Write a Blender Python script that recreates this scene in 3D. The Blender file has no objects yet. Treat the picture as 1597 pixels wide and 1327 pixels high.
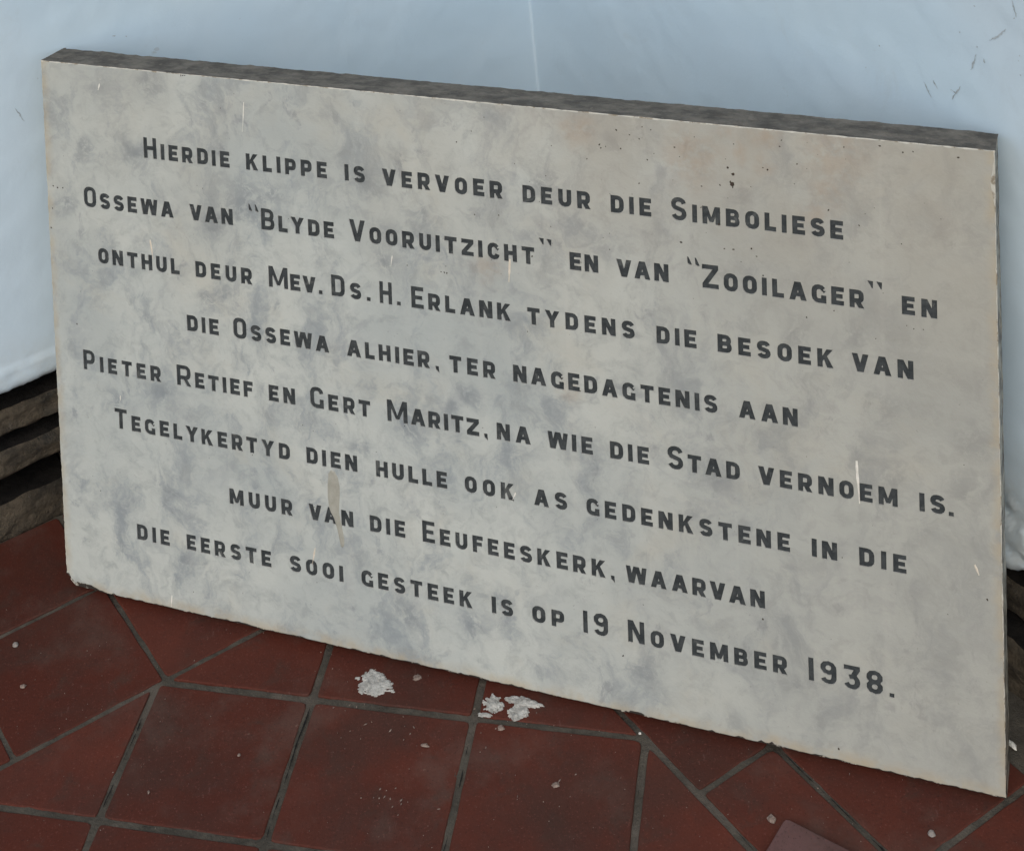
import bpy, math, random
import numpy as np
from mathutils import Vector, Matrix, noise
from mathutils.geometry import delaunay_2d_cdt

random.seed(7)
scene = bpy.context.scene
COL = scene.collection
rad = math.radians

# ------------------------------------------------------------------ camera
cam = bpy.data.cameras.new('camera')
camo = bpy.data.objects.new('camera', cam)
COL.objects.link(camo)
camo.location = (0.662821, -1.286551, 1.309748)
camo.rotation_euler = (1.337269, 0.114253, 0.259043)
cam.sensor_fit = 'HORIZONTAL'
cam.sensor_width = 36.0
cam.lens = 2819.34 / 1597 * 36
cam.shift_x = (798.5 - 513.89) / 1597
cam.shift_y = (-567.78 - 663.5) / 1597
cam.clip_start = 0.02
cam.clip_end = 200
scene.camera = camo

# ------------------------------------------------------------------ light
SUN_EL, SUN_AZ = 42.0, 0.0        # azimuth from -Y (the viewer's side), negative = from the left
world = bpy.data.worlds.new('World')
scene.world = world
world.use_nodes = True
wn = world.node_tree
sky = wn.nodes.new('ShaderNodeTexSky')
sky.sky_type = 'NISHITA'
sky.sun_disc = False
sky.sun_elevation = rad(SUN_EL)
sd = Vector((math.sin(rad(SUN_AZ)) * math.cos(rad(SUN_EL)), -math.cos(rad(SUN_AZ)) * math.cos(rad(SUN_EL)), math.sin(rad(SUN_EL))))
sky.sun_rotation = math.atan2(sd.x, sd.y)   # same direction as the lamp
sky.air_density = 1.0
sky.dust_density = 3.0
sky.ozone_density = 1.0
bg = wn.nodes['Background']
bg.inputs['Strength'].default_value = 0.15
wn.links.new(sky.outputs[0], bg.inputs[0])
sun = bpy.data.lights.new('sun', 'SUN')
sun.energy = 0.6
sun.angle = rad(40)
sun.color = (1.0, 0.955, 0.88)
suno = bpy.data.objects.new('sun', sun)
COL.objects.link(suno)
suno.rotation_euler = sd.to_track_quat('Z', 'Y').to_euler()
suno.location = (0, -2, 3)
scene.view_settings.view_transform = 'Standard'
scene.view_settings.look = 'None'
scene.view_settings.exposure = 0.16
scene.view_settings.gamma = 1.0
scene.view_settings.use_curve_mapping = False
scene.render.resolution_x = 1024
scene.render.resolution_y = 850

# ------------------------------------------------------------------ material helpers
class NT:
    def __init__(s, name):
        s.m = bpy.data.materials.new(name); s.m.use_nodes = True
        s.t = s.m.node_tree; s.b = s.t.nodes['Principled BSDF']
        s.tc = s.t.nodes.new('ShaderNodeTexCoord').outputs['Object']
    def put(s, sock, v):
        if hasattr(v, 'is_linked'): s.t.links.new(v, sock)
        elif v is not None:
            if sock.type == 'RGBA' and len(v) == 3: v = (*v, 1)
            sock.default_value = v
    def noise(s, scale, detail=4, rough=.55, vec=None, dist=0.0, out=0):
        n = s.t.nodes.new('ShaderNodeTexNoise')
        s.put(n.inputs['Vector'], vec or s.tc)
        n.inputs['Scale'].default_value = scale; n.inputs['Detail'].default_value = detail
        n.inputs['Roughness'].default_value = rough; n.inputs['Distortion'].default_value = dist
        return n.outputs[out]
    def voro(s, scale, vec=None, feature='F1', out='Distance', rnd=1.0):
        n = s.t.nodes.new('ShaderNodeTexVoronoi'); n.feature = feature
        s.put(n.inputs['Vector'], vec or s.tc); n.inputs['Scale'].default_value = scale
        n.inputs['Randomness'].default_value = rnd
        return n.outputs[out]
    def rng(s, v, a, b, c=0.0, d=1.0, smooth=True):
        n = s.t.nodes.new('ShaderNodeMapRange'); n.interpolation_type = 'SMOOTHSTEP' if smooth else 'LINEAR'
        s.put(n.inputs[0], v)
        for i, x in enumerate((a, b, c, d)): n.inputs[i + 1].default_value = x
        return n.outputs[0]
    def math(s, op, a, b=None, clamp=False):
        n = s.t.nodes.new('ShaderNodeMath'); n.operation = op; n.use_clamp = clamp
        s.put(n.inputs[0], a); s.put(n.inputs[1], b)
        return n.outputs[0]
    def mix(s, f, a, b, mode='MIX'):
        n = s.t.nodes.new('ShaderNodeMix'); n.data_type = 'RGBA'; n.blend_type = mode
        s.put(n.inputs[0], f); s.put(n.inputs[6], a); s.put(n.inputs[7], b)
        return n.outputs[2]
    def vmath(s, op, a, b=None):
        n = s.t.nodes.new('ShaderNodeVectorMath'); n.operation = op
        s.put(n.inputs[0], a)
        if op == 'SCALE': s.put(n.inputs['Scale'], b)
        else: s.put(n.inputs[1], b)
        return n.outputs['Value' if op == 'DISTANCE' else 'Vector']
    def mapping(s, scale, vec=None, rot=(0, 0, 0)):
        n = s.t.nodes.new('ShaderNodeMapping'); s.put(n.inputs['Vector'], vec or s.tc)
        n.inputs['Scale'].default_value = scale; n.inputs['Rotation'].default_value = rot
        return n.outputs[0]
    def sep(s, vec=None):
        n = s.t.nodes.new('ShaderNodeSeparateXYZ'); s.put(n.inputs[0], vec or s.tc); return n.outputs
    def bump(s, h, dist=.001, strength=1.0, normal=None):
        n = s.t.nodes.new('ShaderNodeBump'); n.inputs['Distance'].default_value = dist
        n.inputs['Strength'].default_value = strength; s.put(n.inputs['Height'], h)
        if normal is not None: s.t.links.new(normal, n.inputs['Normal'])
        return n.outputs[0]
    def warp(s, amp, scale, detail=3):
        c = s.noise(scale, detail, out=1)
        return s.vmath('ADD', s.tc, s.vmath('SCALE', s.vmath('SUBTRACT', c, (.5, .5, .5)), amp))
    def done(s, col, rough=.6, normal=None, spec=None):
        s.put(s.b.inputs['Base Color'], col); s.put(s.b.inputs['Roughness'], rough)
        if normal is not None: s.t.links.new(normal, s.b.inputs['Normal'])
        if spec is not None: s.b.inputs['Specular IOR Level'].default_value = spec
        return s.m

def blobs(n, vec, pts):
    acc = None
    for (x, y, r) in pts:
        d = n.vmath('DISTANCE', vec, (x / 1000, y / 1000, 0.0))
        v = n.rng(d, 0.0, r / 1000 * 1.9, 1.0, 0.0)
        acc = v if acc is None else n.math('MAXIMUM', acc, v)
    return acc

RUST = [(679.2, 511.7, 7), (757.2, 517.0, 24), (668.9, 524.2, 6), (544.8, 514.8, 13.6), (702.7, 503.2, 7), (738.1, 466.7, 9), (455.7, 381.6, 12), (751.3, 484.3, 14), (528.5, 282.1, 9), (703.2, 524.9, 9), (640, 500, 22)]
VEIN = [(122.9, 520.3, 13.6), (98.1, 449.0, 11.2), (44.4, 448.6, 12), (219.9, 409.5, 23), (244.0, 427.5, 13), (357.7, 377.8, 12.4), (393.8, 426.7, 9.9), (341.7, 447.4, 12.4), (511.7, 468.9, 13.6), (417.3, 243.9, 8.7), (376.6, 228.2, 16.1), (439.3, 262.2, 9.9), (795.5, 307.1, 12.4), (678.2, 476.1, 9.9), (796.8, 252.0, 13.6), (861.7, 292.6, 17), (851.3, 253.7, 13.6), (632.7, 191.7, 9.9), (369.4, 48.8, 12.4), (434.4, 50.4, 14.9), (137.2, 48.3, 11.2), (188.8, 42.7, 8.7), (66.9, 199.7, 11.2), (117.6, 214.1, 9.9), (22.9, 389.9, 9.9), (188.8, 393.5, 9.9), (725.3, 362.2, 11.2), (715.4, 62.8, 8.7), (650.0, 225.8, 13.6), (579.9, 284.6, 12.4), (325.0, 201.5, 11.2), (123.1, 116.1, 9.9), (589.3, 40.1, 11.2), (456.8, 82.0, 9.9), (769.1, 368.6, 12.4), (575.4, 503.8, 8.7), (178.1, 314.5, 11.2), (425.8, 546.6, 8.7)]

def mat_marble(name, edge=False):
    n = NT(name)
    w1 = n.warp(.045, 24, 6)
    w2 = n.warp(.09, 7, 5)
    dv = n.mapping((1, .6, 1), w1, (0, 0, rad(-38)))
    base = n.mix(n.rng(n.noise(5, 5, .6, w2), .35, .68), (.43, .465, .44), (.33, .37, .365))
    base = n.mix(n.math('MULTIPLY', n.rng(n.noise(9, 5, .65, w2, .4), .5, .72), .34), base, (.40, .385, .315))
    # soft blue grey clouds and thin broken veins
    cl = n.rng(n.noise(19, 8, .7, dv, .5), .47, .70)
    base = n.mix(n.math('MULTIPLY', cl, .85), base, (.20, .235, .255))
    v = n.math('ABSOLUTE', n.math('SUBTRACT', n.noise(7, 6, .62, w2, 1.0), .5))
    v = n.rng(v, 0, .045, 1, 0)
    v = n.math('MULTIPLY', v, n.rng(n.noise(11, 3, .5), .46, .66))
    base = n.mix(n.math('MULTIPLY', v, .30), base, (.22, .245, .265))
    fm = n.rng(n.noise(48, 5, .7, w1, .5), .45, .72)
    base = n.mix(n.math('MULTIPLY', fm, .5), base, (.22, .248, .25))
    wisp = n.rng(n.noise(44, 5, .68, dv, .3), .56, .70)
    wisp = n.math('MULTIPLY', wisp, n.rng(n.noise(15, 3, .6), .42, .60))
    base = n.mix(n.math('MULTIPLY', wisp, .6), base, (.17, .195, .215))
    pale = n.rng(n.noise(75, 4, .65, w1), .60, .74)
    base = n.mix(n.math('MULTIPLY', pale, .3), base, (.47, .49, .46))
    bl = blobs(n, w1, VEIN)
    bl = n.math('MULTIPLY', bl, n.rng(n.noise(60, 6, .75, w1), .38, .58))
    base = n.mix(n.math('MULTIPLY', bl, .72), base, (.165, .195, .215))
    # dirt: warm grime towards the top where rain has brought it down, rust at the top right
    y = n.sep()[1]
    tan = n.math('MULTIPLY', n.math('MULTIPLY', n.rng(y, .30, .56), n.rng(n.sep(w2)[0], .25, .75)), n.rng(n.noise(10, 4, .6, w1), .3, .7))
    base = n.mix(n.math('MULTIPLY', tan, .5), base, (.33, .285, .215))
    dirt = n.math('MULTIPLY', n.rng(y, .18, .56), n.rng(n.noise(6, 4, .6, n.mapping((1, .35, 1), w2)), .3, .65))
    base = n.mix(n.math('MULTIPLY', dirt, .36), base, (.27, .255, .21))
    x = n.sep()[0]
    base = n.mix(n.math('MULTIPLY', n.rng(x, .40, .9), .55), base, (.27, .262, .222))  # overall tone darker and warmer towards the right end
    ru = n.math('MULTIPLY', blobs(n, n.warp(.03, 40, 4), RUST), n.rng(n.noise(70, 4, .7), .3, .6))
    base = n.mix(n.math('MULTIPLY', ru, .34), base, (.28, .195, .12))
    # vertical runs
    st = n.rng(n.noise(60, 3, .6, n.mapping((1, .035, 1))), .55, .72)
    base = n.mix(n.math('MULTIPLY', st, .06), base, (.56, .55, .50))
    # grime along the four edges
    ex = n.math('MINIMUM', n.sep(n.warp(.012, 60, 4))[0], n.math('SUBTRACT', .8812, n.sep(n.warp(.012, 45, 4))[0]))
    ey = n.sep(n.warp(.016, 50, 4))[1]
    e = n.math('MAXIMUM', n.rng(ex, 0, .011, .5, 0), n.rng(ey, 0, .014, .6, 0))
    base = n.mix(n.math('MULTIPLY', e, n.rng(n.noise(40, 4, .7), .3, .6)), base, (.36, .30, .195))
    # fine specks
    sp = n.rng(n.noise(300, 3, .6), .66, .74)
    base = n.mix(n.math('MULTIPLY', n.math('MULTIPLY', sp, n.rng(n.noise(8, 2), .45, .6)), .5), base, (.16, .15, .14))
    if edge:
        base = n.mix(n.rng(n.noise(70, 5, .7), .42, .6), base, (.08, .075, .065))
    h = n.math('ADD', n.math('MULTIPLY', n.noise(40, 5, .6), 1.0), n.math('MULTIPLY', n.noise(400, 3, .6), .12))
    return n.done(base, n.rng(n.noise(30, 4, .6), .3, .7, .42, .62), n.bump(h, .0012, .6), .4)

def mat_topdirt():
    n = NT('weathered_stone_edge')
    c = n.mix(n.rng(n.noise(45, 7, .72, n.mapping((.8, 1, 1.3))), .35, .66), (.070, .066, .058), (.165, .152, .130))
    c = n.mix(n.math('MULTIPLY', n.rng(n.noise(14, 5, .7, None, .6), .55, .7), .6), c, (.040, .038, .034))
    c = n.mix(n.math('MULTIPLY', n.rng(n.noise(160, 3, .6), .62, .74), .5), c, (.22, .20, .17))
    h = n.math('ADD', n.noise(60, 6, .7), n.math('MULTIPLY', n.noise(300, 3, .6), .3))
    return n.done(c, .85, n.bump(h, .003, .8), .25)

def mat_rim():
    n = NT('chipped_marble_rim')
    c = n.mix(n.rng(n.noise(90, 5, .7), .48, .62), (.48, .47, .41), (.24, .205, .15))
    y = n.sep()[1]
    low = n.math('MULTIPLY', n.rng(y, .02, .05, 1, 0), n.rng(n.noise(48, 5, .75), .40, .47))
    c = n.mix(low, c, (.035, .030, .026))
    return n.done(c, .8, n.bump(n.noise(200, 4, .6), .001, .7), .3)

def mat_letter():
    n = NT('dark_lettering_paint')
    c = n.mix(n.rng(n.noise(120, 5, .7), .35, .68), (.025, .031, .034), (.050, .058, .061))
    c = n.mix(n.math('MULTIPLY', n.rng(n.noise(35, 5, .75, None, .5), .58, .68), .5), c, (.13, .14, .135))
    return n.done(c, .62, n.bump(n.noise(350, 4, .65), .0006, .8), .2)

def mat_plaster():
    n = NT('pale_blue_painted_plaster')
    c = n.mix(n.rng(n.noise(3.2, 4, .55), .35, .65), (.485, .625, .725), (.52, .645, .73))
    c = n.mix(n.math('MULTIPLY', n.rng(n.noise(16, 6, .7, None, .5), .58, .76), .35), c, (.44, .53, .58))
    # scuffs
    s1 = n.rng(n.noise(26, 6, .72, n.mapping((1, 1, .5), n.warp(.03, 30), (.5, .3, .4)), 1.2), .67, .74)
    c = n.mix(n.math('MULTIPLY', s1, .5), c, (.33, .34, .33))
    s2 = n.rng(n.voro(60, n.warp(.01, 60)), .035, .012)
    s2 = n.math('MULTIPLY', n.rng(n.voro(60, n.warp(.01, 60)), .0, .06, 1, 0), n.rng(n.noise(7, 2), .56, .64))
    c = n.mix(n.math('MULTIPLY', s2, .5), c, (.16, .16, .16))
    # splash dirt near the bottom edge
    zz = n.sep(n.warp(.07, 16, 5))[2]
    low = n.math('MULTIPLY', n.rng(zz, .15, .255, 1, 0), n.rng(n.noise(30, 5, .7), .25, .6))
    c = n.mix(n.math('MULTIPLY', low, .55), c, (.41, .43, .40))
    h = n.math('ADD', n.math('MULTIPLY', n.noise(28, 5, .6), .8), n.math('MULTIPLY', n.noise(230, 4, .65), .3))
    h = n.math('ADD', h, n.math('MULTIPLY', n.noise(70, 4, .6, n.mapping((.25, 1, .6), n.warp(.02, 9), (.3, .9, .2))), .5))
    return n.done(c, .78, n.bump(h, .0018, .3), .2)

def mat_tile(name, c1, c2, dusty):
    n = NT(name)
    oi = n.t.nodes.new('ShaderNodeObjectInfo')
    rv = oi.outputs['Random']
    pos = n.vmath('ADD', n.tc, n.vmath('SCALE', oi.outputs['Location'], 1.0))
    c = n.mix(n.rng(n.noise(9, 6, .65, None, .3), .3, .7), c1, c2)
    c = n.mix(n.math('MULTIPLY', rv, .6), c, tuple(v * .58 for v in c1))
    c = n.mix(n.math('MULTIPLY', n.rng(n.noise(24, 6, .7, None, .4), .5, .72), .6), c, (.046, .030, .023))
    tv = n.vmath('ADD', n.tc, n.vmath('SCALE', oi.outputs['Location'], 1.0))
    c = n.mix(n.math('MULTIPLY', n.rng(n.noise(7, 5, .65, tv, .3), .44, .68), .55), c, (.040, .024, .019))
    c = n.mix(n.math('MULTIPLY', n.rng(n.noise(10, 5, .65, tv), .50, .72), dusty), c, (.098, .072, .060))
    gr = n.noise(420, 3, .75)
    c = n.mix(n.rng(gr, .42, .30, 0, .55), c, (.022, .010, .009))
    c = n.mix(n.rng(gr, .58, .70, 0, .5), c, (.15, .055, .042))
    sp = n.rng(n.noise(200, 4, .7), .66, .73)
    c = n.mix(n.math('MULTIPLY', sp, .5), c, (.19, .13, .105))
    sk = n.rng(n.noise(50, 5, .7, n.mapping((1, .28, 1), None, (0, 0, .25))), .68, .76)
    c = n.mix(n.math('MULTIPLY', sk, .35), c, (.20, .12, .11))
    dk = n.rng(n.noise(130, 4, .75), .30, .37, 1, 0)
    c = n.mix(n.math('MULTIPLY', dk, .5), c, (.022, .012, .011))
    h = n.math('ADD', n.noise(30, 4, .6), n.math('MULTIPLY', n.noise(330, 4, .7), .3))
    return n.done(c, n.rng(n.noise(18, 5, .65), .3, .7, .55, .85), n.bump(h, .0013, .6), .16)

def mat_grout():
    n = NT('grey_cement_grout')
    c = n.mix(n.rng(n.noise(30, 6, .7), .32, .68), (.046, .042, .034), (.084, .076, .061))
    c = n.mix(n.math('MULTIPLY', n.rng(n.noise(110, 5, .7), .52, .68), .5), c, (.04, .038, .034))
    c = n.mix(n.math('MULTIPLY', n.rng(n.noise(12, 3), .5, .66), .4), c, (.13, .11, .092))
    return n.done(c, .92, n.bump(n.noise(240, 5, .7), .0022, .9), .2)

def mat_simple(name, c1, c2, sc, rough=.85, bd=.002, sp=.3, bs=None):
    n = NT(name)
    c = n.mix(n.rng(n.noise(sc, 6, .7), .35, .65), c1, c2)
    return n.done(c, rough, n.bump(n.noise(bs or sc * 3, 5, .7), bd, .8), sp)

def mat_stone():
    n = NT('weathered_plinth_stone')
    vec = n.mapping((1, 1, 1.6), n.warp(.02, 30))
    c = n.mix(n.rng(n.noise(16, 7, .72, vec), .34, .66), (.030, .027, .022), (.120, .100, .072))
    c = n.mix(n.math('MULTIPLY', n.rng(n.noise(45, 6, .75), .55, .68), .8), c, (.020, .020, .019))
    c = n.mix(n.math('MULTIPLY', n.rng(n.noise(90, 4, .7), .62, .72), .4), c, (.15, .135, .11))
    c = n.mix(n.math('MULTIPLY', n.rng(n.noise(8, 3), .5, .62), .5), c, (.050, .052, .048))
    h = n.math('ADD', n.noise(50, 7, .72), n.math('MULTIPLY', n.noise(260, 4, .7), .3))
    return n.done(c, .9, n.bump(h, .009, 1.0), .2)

M_MARBLE = mat_marble('veined_grey_marble')
M_TOP = mat_topdirt()
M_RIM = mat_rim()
M_LET = mat_letter()
M_PLA = mat_plaster()
M_TILE = mat_tile('red_quarry_tile', (.094, .0235, .0140), (.066, .0205, .0140), .34)
M_MAUVE = mat_tile('mauve_quarry_tile', (.150, .082, .078), (.130, .076, .072), .3)
M_GROUT = mat_grout()
M_STONE = mat_stone()
M_GAP_SHADE = mat_simple('dark_gap_shade', (.005, .005, .005), (.012, .011, .010), 40, .95, .004, .1)  # near black: shade of the gaps put into mortar and stone-top colour
M_PIT = mat_simple('dark_pit_dirt', (.03, .024, .02), (.06, .045, .034), 300, .9, .0005)
M_CUT = mat_simple('cut_marble', (.28, .28, .26), (.46, .46, .43), 150, .7, .0004)
M_SCUFF = mat_simple('paint_scuff', (.27, .32, .35), (.42, .49, .53), 160, .8, .0004)
M_WHITE = mat_simple('white_paint_splash', (.58, .58, .52), (.68, .67, .62), 200, .6, .0005)
M_CREAM = mat_simple('cream_paint_splash', (.52, .47, .38), (.60, .56, .48), 200, .6, .0005)
M_DRIP = mat_simple('dried_tan_drip', (.27, .275, .235), (.33, .335, .295), 60, .35, .0004, .5)
M_SPL = mat_simple('white_mortar_splash', (.27, .27, .25), (.46, .46, .43), 120, .9, .002)
M_CRUMB = mat_simple('pale_crumb', (.13, .095, .08), (.27, .215, .18), 200, .9, .001)
M_PEB = mat_simple('grey_pebble', (.19, .17, .155), (.27, .25, .23), 150, .8, .001)
M_CRACK = mat_simple('dirt_filled_crack', (.010, .010, .010), (.022, .021, .019), 200, .95, .001, .1)

# ------------------------------------------------------------------ object helpers
def mesh_obj(name, verts, faces, mat, parent=None, smooth=False, mats=None, mi=None):
    me = bpy.data.meshes.new(name)
    me.from_pydata([tuple(map(float, v)) for v in verts], [], [tuple(int(i) for i in f) for f in faces])
    for m in (mats or [mat]): me.materials.append(m)
    if mi is not None: me.polygons.foreach_set('material_index', mi)
    if smooth: me.polygons.foreach_set('use_smooth', [True] * len(me.polygons))
    me.update()
    o = bpy.data.objects.new(name, me)
    COL.objects.link(o)
    if parent: o.parent = parent
    return o
def empty(name, loc=(0, 0, 0)):
    o = bpy.data.objects.new(name, None); o.empty_display_size = .05; o.location = loc
    COL.objects.link(o); return o
def tag(o, label=None, cat=None, group=None, kind=None):
    for k, v in (('label', label), ('category', cat), ('group', group), ('kind', kind)):
        if v: o[k] = v
    return o
def fbm(x, y, z=0.0, o=4):
    return noise.fractal(Vector((x, y, z)), 0.9, 2.0, o)

# ================================================================== the marble slab
SW, SH, ST = 881.2, 532.3, 44.5           # mm
YAW, LEAN = -0.136320, 0.189234
Uv = Vector((math.cos(YAW), math.sin(YAW), 0))
Nv = Vector((-math.sin(YAW), math.cos(YAW), 0))
Vv = Vector((0, 0, math.cos(LEAN))) + Nv * math.sin(LEAN)
Fv = Uv.cross(Vv)                          # towards the viewer
slab = empty('memorial_plaque')
slab.matrix_world = Matrix(((Uv.x, Vv.x, Fv.x, -0.131004), (Uv.y, Vv.y, Fv.y, 0.093834), (Uv.z, Vv.z, Fv.z, ST / 1000 * math.sin(LEAN)), (0, 0, 0, 1)))
tag(slab, 'large grey marble slab with eight lines of dark engraved lettering leaning in the wall corner', 'plaque', kind='thing')

WORDS=[
[("Hierdie",111.8,203.9,446.2),("klippe",220.8,303.5,446.4),("is",321.3,341.4,446.6),("vervoer",358.2,472.6,446.7),("deur",490.4,552.0,446.4),("die",569.3,604.5,446.2),("Simboliese",621.8,763.3,445.8),],
[("Ossewa",42.1,141.3,390.5),("van",158.6,204.7,390.9),("Blyde",234.0,308.4,390.9),("Vooruitzicht",323.4,499.8,391.1),("en",531.3,557.1,390.9),("van",572.9,617.9,390.8),("Zooilager",646.9,778.9,390.2),("en",808.2,835.2,389.8),],
[("onthul",55.3,145.0,335.6),("deur",162.3,222.7,336.0),("Mev",239.3,287.7,336.5),("Ds",303.5,333.3,336.7),("H",351.1,363.2,336.6),("Erlank",382.0,476.0,336.6),("tydens",491.1,587.0,336.8),("die",606.1,640.3,336.5),("besoek",658.1,753.3,336.3),("van",767.6,815.8,336.6),],
[("die",150.5,184.6,281.7),("Ossewa",200.1,298.9,282.1),("alhier",316.5,398.2,282.1),("ter",416.4,460.4,282.1),("nagedagtenis",476.1,656.6,282.5),("aan",674.3,723.2,282.2),],
[("Pieter",32.7,119.7,226.0),("Retief",136.5,218.0,226.4),("en",234.5,261.9,226.6),("Gert",277.1,337.6,226.9),("Maritz",354.2,442.6,226.9),("na",458.9,490.5,227.1),("wie",505.9,546.7,227.5),("die",562.0,596.4,227.3),("Stad",612.6,674.0,227.5),("vernoem",689.1,801.4,227.7),("is",818.2,838.0,228.1),],
[("Tegelykertyd",65.3,254.0,172.0),("dien",270.7,322.4,172.5),("hulle",340.6,410.2,172.3),("ook",427.0,473.5,172.9),("as",491.6,522.0,172.9),("gedenkstene",539.2,713.8,172.9),("in",731.7,752.2,172.9),("die",770.1,807.0,172.8),],
[("muur",188.0,254.5,118.0),("van",270.6,316.3,118.5),("die",332.7,367.2,118.4),("Eeufeeskerk",384.1,554.6,118.5),("waarvan",572.9,692.2,119.0),],
[("die",84.5,120.6,63.2),("eerste",139.0,229.5,63.5),("sooi",248.8,303.8,64.2),("gesteek",321.8,430.6,64.7),("is",448.4,468.5,64.9),("op",486.4,515.7,64.8),("19",532.9,555.0,65.1),("November",573.0,709.4,65.1),("1938",726.8,786.8,65.2),],
]

# ---- glyphs: unions of quads in a box of height 1; t = stroke width
def band(pts, t, closed=False):
    cl_ = []
    for q in pts:
        if not cl_ or math.dist(cl_[-1], q) > .035: cl_.append(q)
    if closed and math.dist(cl_[-1], cl_[0]) < .035: cl_.pop()
    pts = cl_; n = len(pts); P = [Vector(q) for q in pts]; L = []; R_ = []
    for i in range(n):
        if closed or 0 < i < n - 1:
            a = (P[i] - P[i - 1]).normalized(); b = (P[(i + 1) % n] - P[i]).normalized()
            na = Vector((-a.y, a.x)); nb = Vector((-b.y, b.x)); m = (na + nb)
            m = m / max(.35, m.dot(na)) 
        else:
            a = (P[1] - P[0]).normalized() if i == 0 else (P[-1] - P[-2]).normalized()
            m = Vector((-a.y, a.x))
        L.append(P[i] + m * t / 2); R_.append(P[i] - m * t / 2)
    return [[R_[i], R_[(i + 1) % n], L[(i + 1) % n], L[i]] for i in range(n if closed else n - 1)]
def rect(x0, y0, x1, y1): return [Vector(q) for q in ((x0, y0), (x1, y0), (x1, y1), (x0, y1))]
def para(xb, xt, w, y0=0., y1=1.): return [Vector(q) for q in ((xb, y0), (xb + w, y0), (xt + w, y1), (xt, y1))]
def arc(cx, cy, rx, ry, a0, a1, n=4):
    return [(cx + rx * math.cos(rad(a0 + (a1 - a0) * i / n)), cy + ry * math.sin(rad(a0 + (a1 - a0) * i / n))) for i in range(n + 1)]
def glyph(ch, t, k=1.0):
    """quads and width; k squeezes the width of the capitals"""
    h = t / 2; c = ch.upper(); w = {'A': .80, 'B': .66, 'C': .64, 'D': .66, 'E': .58, 'F': .56, 'G': .66, 'H': .68, 'I': t, 'K': .72, 'L': .54, 'M': .86, 'N': .70,
         'O': .66, 'P': .64, 'R': .68, 'S': .64, 'T': .66, 'U': .66, 'V': .76, 'W': 1.06, 'Y': .78, 'Z': .66, '1': t, '9': .62, '3': .62, '8': .62}[c] * k * 1.13
    if c in 'I1': w = t
    q = []; r = .22 * (1 if k > .9 else .85)
    if c in 'EFL':
        q.append(rect(0, 0, t, 1))
        if c != 'F': q.append(rect(t * .9, 0, w, t))
        if c != 'L': q += [rect(t * .9, 1 - t, w, 1), rect(t * .9, .5 - h * .95, w * .9, .5 + h * .95)]
    elif c in 'I1': q.append(rect(0, 0, t, 1))
    elif c == 'H': q += [rect(0, 0, t, 1), rect(w - t, 0, w, 1), rect(t * .9, .5 - h, w - t * .9, .5 + h)]
    elif c == 'T': q += [rect(0, 1 - t, w, 1), rect(w / 2 - h, 0, w / 2 + h, 1 - t * .9)]
    elif c == 'N': q += [rect(0, 0, t, 1), rect(w - t, 0, w, 1), para(w - t * 1.15, 0, t * 1.15)]
    elif c == 'M': q += [rect(0, 0, t, 1), rect(w - t, 0, w, 1), [Vector(a) for a in ((0, 1), (w / 2 - h * .75, .12), (w / 2 + h * .75, .12), (t * 1.1, 1))], [Vector(a) for a in ((w - t * 1.1, 1), (w / 2 - h * .75, .12), (w / 2 + h * .75, .12), (w, 1))]]
    elif c == 'A':
        q += [para(0, w / 2 - t * .62, t * 1.12), [Vector(a) for a in ((w - t * 1.12, 0), (w, 0), (w / 2 + t * .62, 1), (w / 2 - t * .5, 1))], rect(w * .2, .2, w * .8, .2 + t * .85)]
    elif c == 'V': q += [[Vector(a) for a in ((0, 1), (w / 2 - t * .6, 0), (w / 2 + t * .5, 0), (t * 1.12, 1))], [Vector(a) for a in ((w - t * 1.12, 1), (w / 2 - t * .5, 0), (w / 2 + t * .6, 0), (w, 1))]]
    elif c == 'W':
        m = w / 2
        for x0, x1 in ((0, m), (m, w)):
            cc = (x0 + x1) / 2
            q += [[Vector(a) for a in ((x0 - (t * .4 if x0 else 0), 1), (cc - t * .6, 0), (cc + t * .5, 0), (x0 + t * (.6 if x0 else 1.0), 1))], [Vector(a) for a in ((x1 - t * (1.0 if x1 == w else .6), 1), (cc - t * .5, 0), (cc + t * .6, 0), (x1 + (0 if x1 == w else t * .4), 1))]]
    elif c == 'Y': q += [rect(w / 2 - h, 0, w / 2 + h, .45), [Vector(a) for a in ((0, 1), (w / 2 - h, .42), (w / 2 + h, .42), (t * 1.15, 1))], [Vector(a) for a in ((w - t * 1.15, 1), (w / 2 - h, .42), (w / 2 + h, .42), (w, 1))]]
    elif c == 'K': q += [rect(0, 0, t, 1), [Vector(a) for a in ((t * .9, .30), (t * .9, .58), (w - t * 1.25, 1), (w - t * .05, 1))], [Vector(a) for a in ((w - t * 1.25, 0), (w, 0), (t + .20, .68), (t + .03, .50))]]
    elif c == 'Z': q += [rect(0, 1 - t, w, 1), rect(0, 0, w, t), [Vector(a) for a in ((0, t * .95), (t * 1.2, t * .95), (w, 1 - t * .95), (w - t * 1.2, 1 - t * .95))]]
    elif c == 'O': q += band(arc(w - h - r, 1 - h - r, r, r, 0, 90, 3) + arc(h + r, 1 - h - r, r, r, 90, 180, 3) + arc(h + r, h + r, r, r, 180, 270, 3) + arc(w - h - r, h + r, r, r, 270, 360, 3), t, True)
    elif c == 'U': q += band([(h, 1)] + arc(h + r, h + r, r, r, 180, 270, 3) + arc(w - h - r, h + r, r, r, 270, 360, 3) + [(w - h, 1)], t)
    elif c == 'D': q += [rect(0, 0, t, 1)] + band([(t * .8, 1 - h)] + arc(w - h - r, 1 - h - r, r, r, 90, 0, 3) + arc(w - h - r, h + r, r, r, 0, -90, 3) + [(t * .8, h)], t)
    elif c in 'PR':
        q += [rect(0, 0, t, 1)]; b = .40; rr = (1 - t - b) / 2 * .9
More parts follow.
